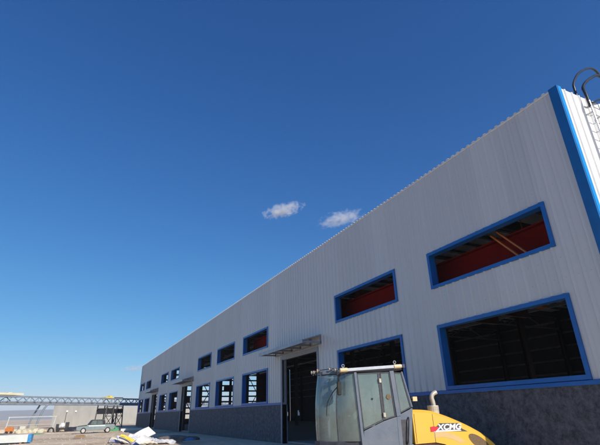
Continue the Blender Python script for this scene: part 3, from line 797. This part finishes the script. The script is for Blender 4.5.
def blob(name, loc, s, mt, seed, label, cat, group=None, sq=.5, kind=None, sub=3):
    import bmesh
    bm = bmesh.new(); bmesh.ops.create_icosphere(bm, subdivisions=sub, radius=1)
    for v in bm.verts:
        d = 1 + .35 * noise.noise(v.co * 1.6 + Vector((seed * 7.1, 0, 0))) + .15 * noise.noise(v.co * 4 + Vector((0, seed * 3.3, 0)))
        v.co = Vector((v.co.x * s[0], v.co.y * s[1], max(-.05, v.co.z) * s[2])) * d
    me = bpy.data.meshes.new(name); bm.to_mesh(me); bm.free(); me.materials.append(M[mt])
    for p_ in me.polygons: p_.use_smooth = True
    o = bpy.data.objects.new(name, me); C.objects.link(o); o.location = loc; tag(o, label, cat, group, kind); return o
for i, x in enumerate((-5.0, -4.4, -3.8, -3.2, -2.6)):
    blob('sack_pile', (x, 70.4 + random.random() * .8, 0), (.42, .45, .42 + .14 * random.random()), 'bin', i, 'dusty cream sacks heaped under the white portal frame', 'sacks', 'heaps of cream sacks under the white frame')
for i, (x, y) in enumerate(((-4.9, 71.8), (-3.6, 72.2))):
    o = MB().box(-.5, .5, -.4, .4, .5, 1.15).box(-.45, -.35, -.3, .3, 0, .5).box(.35, .45, -.3, .3, 0, .5).build('material_crate', 'bin' if i else 'foam'); o.scale = (.7, .7, .7); o.rotation_euler = (0, 0, .5 - i)
    o.location = (x, y, 0); tag(o, ('yellowish crate' if i else 'pale grey crate') + ' on legs among the sacks at the far left', 'crate')
# tall tyre-like arch, small tractor, tarp mound
o = blob('tarp_heap', (1.45, 70.5, 0), (1.25, .9, .62), 'tarp', 5, 'low black tarp covered mound beside the grey green pickup', 'tarp heap')
o = MB(); pts = [(-.55 * math.cos(t * math.pi / 10), 0, .75 * math.sin(t * math.pi / 10) + .1) for t in range(11)]; o.tube(pts, .15, 8); o.bar((-.55, 0, 0), (-.55, 0, .3), .3); o.bar((.55, 0, 0), (.55, 0, .3), .3)
o = o.build('culvert_ring', 'rubber'); o.scale = (.6, .6, .6); o.location = (-1.45, 71, 0); tag(o, 'black arched ring standing upright right of the white portal frame', 'ring')
mx = empty('concrete_mixer', (-.15, 71, 0), label='dark mixer with white drum and thin upright pole left of the tarp mound', cat='mixer')
m = MB(); m.box(-.75, .75, -.4, .4, .25, .5); m.box(.3, .75, -.35, .35, .5, 1.15); m.box(-.8, -.45, -.3, .3, .5, .95); m.build('frame', 'darksteel', mx, bevel=.03)
MB().tube([(-.35, 0, .6), (-.1, 0, .75), (.2, 0, .85)], [.2, .34, .26], 14).build('drum', 'whitep', mx)
for x in (-.5, .5): MB().tube([(x, -.45, .26), (x, .45, .26)], .26, 14).build('wheel', 'rubber', mx)
MB().tube([(.15, 0, 1.1), (.18, 0, 2.3)], .035, 6).build('pole', 'darksteel', mx)
blob('green_net', (5.6, 64.5, 0), (.75, .5, .55), 'green', 9, 'crumpled green netting lying behind the tail of the pickup', 'netting')
blob('green_net', (-2.6, 63, 0), (.7, .4, .12), 'green', 12, 'flat green netting scrap on the dirt below the white frame', 'netting')
# dark gravel heap and dirt piles
blob('gravel_heap', (-9.5, 62, -.05), (4.0, 1.6, .50), 'rock', 21, 'low dark gravel heap at the far left edge of the yard', 'gravel', kind='stuff')
for i, (x, y, a, h) in enumerate([(.5, 66, 3.0, .12), (-3, 67, 2.4, .12), (7.2, 70, 2.6, .4), (3.8, 76, 4.2, .55), (-7, 79, 5, .5)]):
    blob('dirt_mound', (x, y, -.05), (a, 1.4, h), 'ground', 30 + i, None, None, kind='structure')
# beam behind the pickup
o = MB().box(0, 2.9, -.1, .1, .1, .34).box(.2, .35, -.15, .15, 0, .1).box(2.5, 2.65, -.15, .15, 0, .1).build('steel_beam', 'panelwhite'); o.location = (6.1, 60.5, 0); tag(o, 'pale beam on blocks between the pickup and the hall corner', 'beam')
o = MB().box(-.45, .45, -.12, .12, 0, .13).box(-.3, .35, -.04, .3, .13, .2).build('timber_offcut', 'timber'); o.location = (1.4, 46.5, .03); tag(o, 'small dark timber offcut lying alone on the open dirt', 'timber')
# debris sheets near hall
def sheet(name, loc, size, rot, mt, label, cat, bend=.05, th=.05):
    m = MB(); nx_, ny_ = 16, 8; size = (size[0] * .78, size[1] * .8); loc = (loc[0] - (loc[0] - 4.2) * .22, loc[1], loc[2] * .85); vs_ = []
    for j in range(ny_ + 1):
        for i in range(nx_ + 1):
            u, v = i / nx_ - .5, j / ny_ - .5; vs_.append((u * size[0], v * size[1], bend * math.sin(3.1 * (u + .5)) + bend * (.2 if mt == 'whitep' else .9) * noise.noise(Vector((u * 4, v * 4, loc[0]))) + (bend * .8 * noise.noise(Vector((u * 11, v * 9, loc[0]))) if mt in ('film', 'lilac') else 0)))
    k = len(vs_); vs_ += [(a, b, c - th) for a, b, c in vs_]
    f_ = [(j * (nx_ + 1) + i, j * (nx_ + 1) + i + 1, (j + 1) * (nx_ + 1) + i + 1, (j + 1) * (nx_ + 1) + i) for j in range(ny_) for i in range(nx_)]
    f_ += [tuple(k + q_ for q_ in g_)[::-1] for g_ in f_]
    bd = [i for i in range(nx_ + 1)] + [(j + 1) * (nx_ + 1) - 1 for j in range(1, ny_ + 1)] + [ny_ * (nx_ + 1) + i for i in range(nx_ - 1, -1, -1)] + [j * (nx_ + 1) for j in range(ny_ - 1, 0, -1)]
    f_ += [(bd[i], bd[(i + 1) % len(bd)], k + bd[(i + 1) % len(bd)], k + bd[i]) for i in range(len(bd))]
    m.add(vs_, f_); o = m.build(name, mt, smooth=False); o.location = loc; o.rotation_euler = rot; tag(o, label, cat); return o
DEB = [
 ('panel_offcut', (5.05, 34.4, .45), (2.2, 1.0), (R(35), R(-24), R(25)), 'whitep', 'large white panel offcut propped up at a tilt in front of the hall base', 'panel'),
 ('panel_offcut', (4.55, 33.2, .28), (1.6, .8), (R(25), R(20), R(-10)), 'film', 'grey white panel scrap lying under the tilted white offcut', 'panel'),
 ('foam_strip', (3.75, 32.0, .30), (1.7, .28), (R(30), R(28), R(-12)), 'paint_yellow', 'yellow insulation strip lying across the white scrap sheets', 'insulation strip'),
 ('panel_offcut', (3.55, 32.4, .22), (1.6, .9), (R(18), R(24), R(10)), 'whitep', 'white panel scrap beneath the yellow insulation strip', 'panel'),
 ('plastic_sheet', (5.6, 32.2, .22), (1.8, .9), (R(12), R(8), R(20)), 'film', 'crumpled pale plastic sheet at the right of the scrap pile', 'plastic sheet'),
 ('plastic_sheet', (2.95, 32.8, .16), (1.0, .8), (R(14), R(12), R(40)), 'lilac', 'lilac plastic sheet at the left end of the scrap pile', 'plastic sheet')]
DEB += [
 ('panel_offcut', (4.7, 31.0, .30), (1.5, .8), (R(28), R(-14), R(55)), 'whitep', 'small white panel scrap leaning at the front of the scrap pile', 'panel'),
 ('plastic_sheet', (6.3, 31.0, .14), (1.6, 1.0), (R(6), R(4), R(-20)), 'film', 'flat grey plastic sheet furthest right of the scrap pile', 'plastic sheet'),
 ('foam_strip', (5.0, 30.6, .12), (1.5, .2), (R(4), R(2), R(30)), 'foam', 'cream foam strip lying flat before the scrap pile', 'insulation strip'),
 ('timber_board', (7.0, 32.4, .10), (2.2, .22), (R(2), R(1), R(-35)), 'timber', 'brown timber board on the shaded dirt right of the scrap pile', 'board')]
for a in DEB: sheet(*a, bend=.09)
blob('insulation_heap', (3.35, 36.4, 0), (.40, .35, .34), 'trussroof', 41, 'pale yellow insulation wool heap at the top left of the scrap pile', 'insulation')
blob('plastic_bag', (4.3, 31.5, 0), (.5, .4, .28), 'lilac', 42, 'lilac plastic bag slumped in front of the scrap pile', 'bag')
blob('plastic_bag', (8.0, 33.8, 0), (.4, .3, .2), 'bluewrap', 43, 'bright blue plastic bag in the shade near the hall base', 'bag')
blob('rubble_heap', (7.3, 34.5, 0), (1.6, 1.1, .32), 'rock', 44, 'dark rubble heap in the shade between the scrap pile and blue bag', 'rubble', kind='stuff')
# loose stones as ground cover
m = MB(); rnd = random.Random(3)
for i in range(900):
    y = rnd.uniform(30, 85); x = rnd.uniform(-10, 6.5) * y / 60 * 1.1
    if x > 10: continue
    s_ = rnd.uniform(.03, .10) * (1.6 if rnd.random() < .08 else 1); z = gz(x, y)
    vv = [(x + s_ * rnd.uniform(.6, 1) * a, y + s_ * rnd.uniform(.6, 1) * b, z + s_ * c * rnd.uniform(.5, 1)) for a, b, c in ((1, 0, 0), (-1, 0, 0), (0, 1, 0), (0, -1, 0), (0, 0, 1), (0, 0, -.6))]
    m.add(vv, [(0, 2, 4), (2, 1, 4), (1, 3, 4), (3, 0, 4), (2, 0, 5), (1, 2, 5), (3, 1, 5), (0, 3, 5)])
tag(m.build('loose_stones', 'stone'), 'scattered small stones over the dusty yard', 'stones', kind='stuff')

# ------------------------------------------------------------------ clouds
def cloud(loc, s, rot, dens, seed, label):
    import bmesh
    bm = bmesh.new(); bmesh.ops.create_icosphere(bm, subdivisions=3, radius=1)
    me = bpy.data.meshes.new('cloud'); bm.to_mesh(me); bm.free()
    o = bpy.data.objects.new('cloud', me); C.objects.link(o); o.location = loc; o.scale = s; o.rotation_euler = rot
    m_ = bpy.data.materials.new('cloud vapour'); m_.use_nodes = True; nt = m_.node_tree; n = nt.nodes; l = nt.links; n.clear()
    out = n.new('ShaderNodeOutputMaterial'); v = n.new('ShaderNodeVolumePrincipled'); v.inputs['Color'].default_value = (.97, .97, .98, 1); v.inputs['Anisotropy'].default_value = .2
    tc = n.new('ShaderNodeTexCoord'); mp = n.new('ShaderNodeMapping'); mp.inputs['Location'].default_value = (seed, seed * .7, 0); mp.inputs['Scale'].default_value = (2.7, 1.3, 1.2)
    nz = n.new('ShaderNodeTexNoise'); nz.inputs['Scale'].default_value = 1.5; nz.inputs['Detail'].default_value = 8; nz.inputs['Roughness'].default_value = .68
    l.new(tc.outputs['Object'], mp.inputs['Vector']); l.new(mp.outputs['Vector'], nz.inputs['Vector'])
    ln = n.new('ShaderNodeVectorMath'); ln.operation = 'LENGTH'; l.new(tc.outputs['Object'], ln.inputs[0])
    a = n.new('ShaderNodeMath'); a.operation = 'MULTIPLY_ADD'; a.inputs[1].default_value = -.36; a.inputs[2].default_value = -.24; l.new(ln.outputs['Value'], a.inputs[0])
    b = n.new('ShaderNodeMath'); b.operation = 'ADD'; l.new(a.outputs[0], b.inputs[0]); l.new(nz.outputs['Fac'], b.inputs[1])
    c = n.new('ShaderNodeMath'); c.operation = 'MULTIPLY'; c.use_clamp = False; c.inputs[1].default_value = dens; l.new(b.outputs[0], c.inputs[0])
    d = n.new('ShaderNodeMath'); d.operation = 'MAXIMUM'; d.inputs[1].default_value = 0; l.new(c.outputs[0], d.inputs[0])
    l.new(d.outputs[0], v.inputs['Density']); l.new(v.outputs[0], out.inputs['Volume'])
    me.materials.append(m_); tag(o, label, 'cloud'); return o
def toward(az, el, d): return (d * math.sin(az) * math.cos(el), d * math.cos(az) * math.cos(el), d * math.sin(el))
cloud((747, 1646, 856), (112, 50, 40), (0, R(-16), R(-24)), .26, 3.1, 'small torn white cloud left of the other, clear of the roof')
cloud((990, 1538, 812), (125, 50, 46), (0, R(-10), R(-32)), .17, 8.4, 'small faint white cloud just above the roof edge')
cloud((225, 1979, 184), (70, 40, 18), (0, R(-6), R(-8)), .10, 12.7, 'tiny pale cloud low beside the far end of the hall')

# ------------------------------------------------------------------ haze
hx = MB().box(-4200, 4200, -4200, 4200, -4, 72).build('haze', 'hills'); hx.data.materials.clear()
hm = bpy.data.materials.new('thin haze'); hm.use_nodes = True; nt = hm.node_tree; nt.nodes.clear()
o_ = nt.nodes.new('ShaderNodeOutputMaterial'); v_ = nt.nodes.new('ShaderNodeVolumePrincipled'); v_.inputs['Color'].default_value = (.86, .92, 1, 1)
v_.inputs['Density'].default_value = .00030; v_.inputs['Anisotropy'].default_value = .1
nt.links.new(v_.outputs[0], o_.inputs['Volume']); hx.data.materials.append(hm); tag(hx, 'thin pale haze over the distant hills', 'haze', kind='stuff')
# ------------------------------------------------------------------ light
SE, SG = 30, 16       # sun elevation; grazing angle of the sun behind the facade plane
az = R(180 - SG)      # compass azimuth of the sun from +Y towards +X
sd = Vector((math.sin(az) * math.cos(R(SE)), math.cos(az) * math.cos(R(SE)), math.sin(R(SE))))
su = bpy.data.lights.new('sun', 'SUN'); su.energy = 5.0; su.angle = R(.53); su.color = (1, .92, .81)
so = bpy.data.objects.new('sun', su); C.objects.link(so); so.rotation_euler = sd.to_track_quat('Z', 'Y').to_euler()
w = bpy.data.worlds.new('World'); S.world = w; w.use_nodes = True
nt = w.node_tree; bg = nt.nodes['Background']; sk = nt.nodes.new('ShaderNodeTexSky'); sk.sky_type = 'NISHITA'; sk.sun_disc = False
sk.sun_elevation = R(SE); sk.sun_rotation = az; sk.air_density = 1.0; sk.dust_density = .2; sk.ozone_density = 6; sk.altitude = 1500
def vm(op, a, b, c=None):
    n_ = nt.nodes.new('ShaderNodeVectorMath'); n_.operation = op; nt.links.new(a, n_.inputs[0])
    for i_, v_ in ((1, b), (2, c)):
        if v_ is None: continue
        if isinstance(v_, tuple): n_.inputs[i_].default_value = v_
        else: nt.links.new(v_, n_.inputs[i_])
    return n_.outputs[0]
# deep clear-air blue: soft shoulder per channel on the physical sky
K = .085
num = vm('MULTIPLY', sk.outputs[0], (.95, 1.45, 2.25)); den = vm('MULTIPLY_ADD', sk.outputs[0], (0, .75 * K, 1.35 * K), (1, 1, 1))
sc_ = vm('MULTIPLY', vm('DIVIDE', num, den), (K, K, K)); sp = nt.nodes.new('ShaderNodeSeparateXYZ'); nt.links.new(sc_, sp.inputs[0]); cb = nt.nodes.new('ShaderNodeCombineXYZ')
for i_, (pw_, mu_) in enumerate(((1.34, 1.30), (1.10, 1.10), (1.0, 1.0))):
    a_ = nt.nodes.new('ShaderNodeMath'); a_.operation = 'POWER'; a_.inputs[1].default_value = pw_; nt.links.new(sp.outputs[i_], a_.inputs[0])
    b_ = nt.nodes.new('ShaderNodeMath'); b_.operation = 'MULTIPLY'; b_.inputs[1].default_value = mu_ / K; nt.links.new(a_.outputs[0], b_.inputs[0]); nt.links.new(b_.outputs[0], cb.inputs[i_])
nt.links.new(cb.outputs[0], bg.inputs[0]); bg.inputs[1].default_value = K
S.view_settings.view_transform = 'Standard'; S.view_settings.look = 'None'; S.view_settings.exposure = 0; S.view_settings.gamma = 1
S.cycles.max_bounces = 8; S.cycles.transparent_max_bounces = 16; S.cycles.volume_bounces = 2

# ------------------------------------------------------------------ camera
F = 433.65; pi_, ro, ya = R(23.65), R(-1.44), R(26.84)
def ray(u, v):
    x = (u - 300) / F; y = (v - 222.5) / F
    x, y = x * math.cos(-ro) - y * math.sin(-ro), x * math.sin(-ro) + y * math.cos(-ro)
    up = -y; fw = math.cos(pi_) - up * math.sin(pi_); z = math.sin(pi_) + up * math.cos(pi_)
    return Vector((x * math.cos(ya) + fw * math.sin(ya), -x * math.sin(ya) + fw * math.cos(ya), z))
f0 = ray(300, 222.5).normalized(); r0 = (ray(310, 222.5) - ray(290, 222.5)).normalized(); u0 = r0.cross(f0).normalized()
cam = bpy.data.cameras.new('camera'); cam.sensor_width = 36; cam.lens = F / 600 * 36; cam.clip_start = .1; cam.clip_end = 20000
co = bpy.data.objects.new('camera', cam); C.objects.link(co)
co.matrix_world = Matrix(((r0.x, u0.x, -f0.x, 0), (r0.y, u0.y, -f0.y, 0), (r0.z, u0.z, -f0.z, 1.6), (0, 0, 0, 1)))
S.camera = co
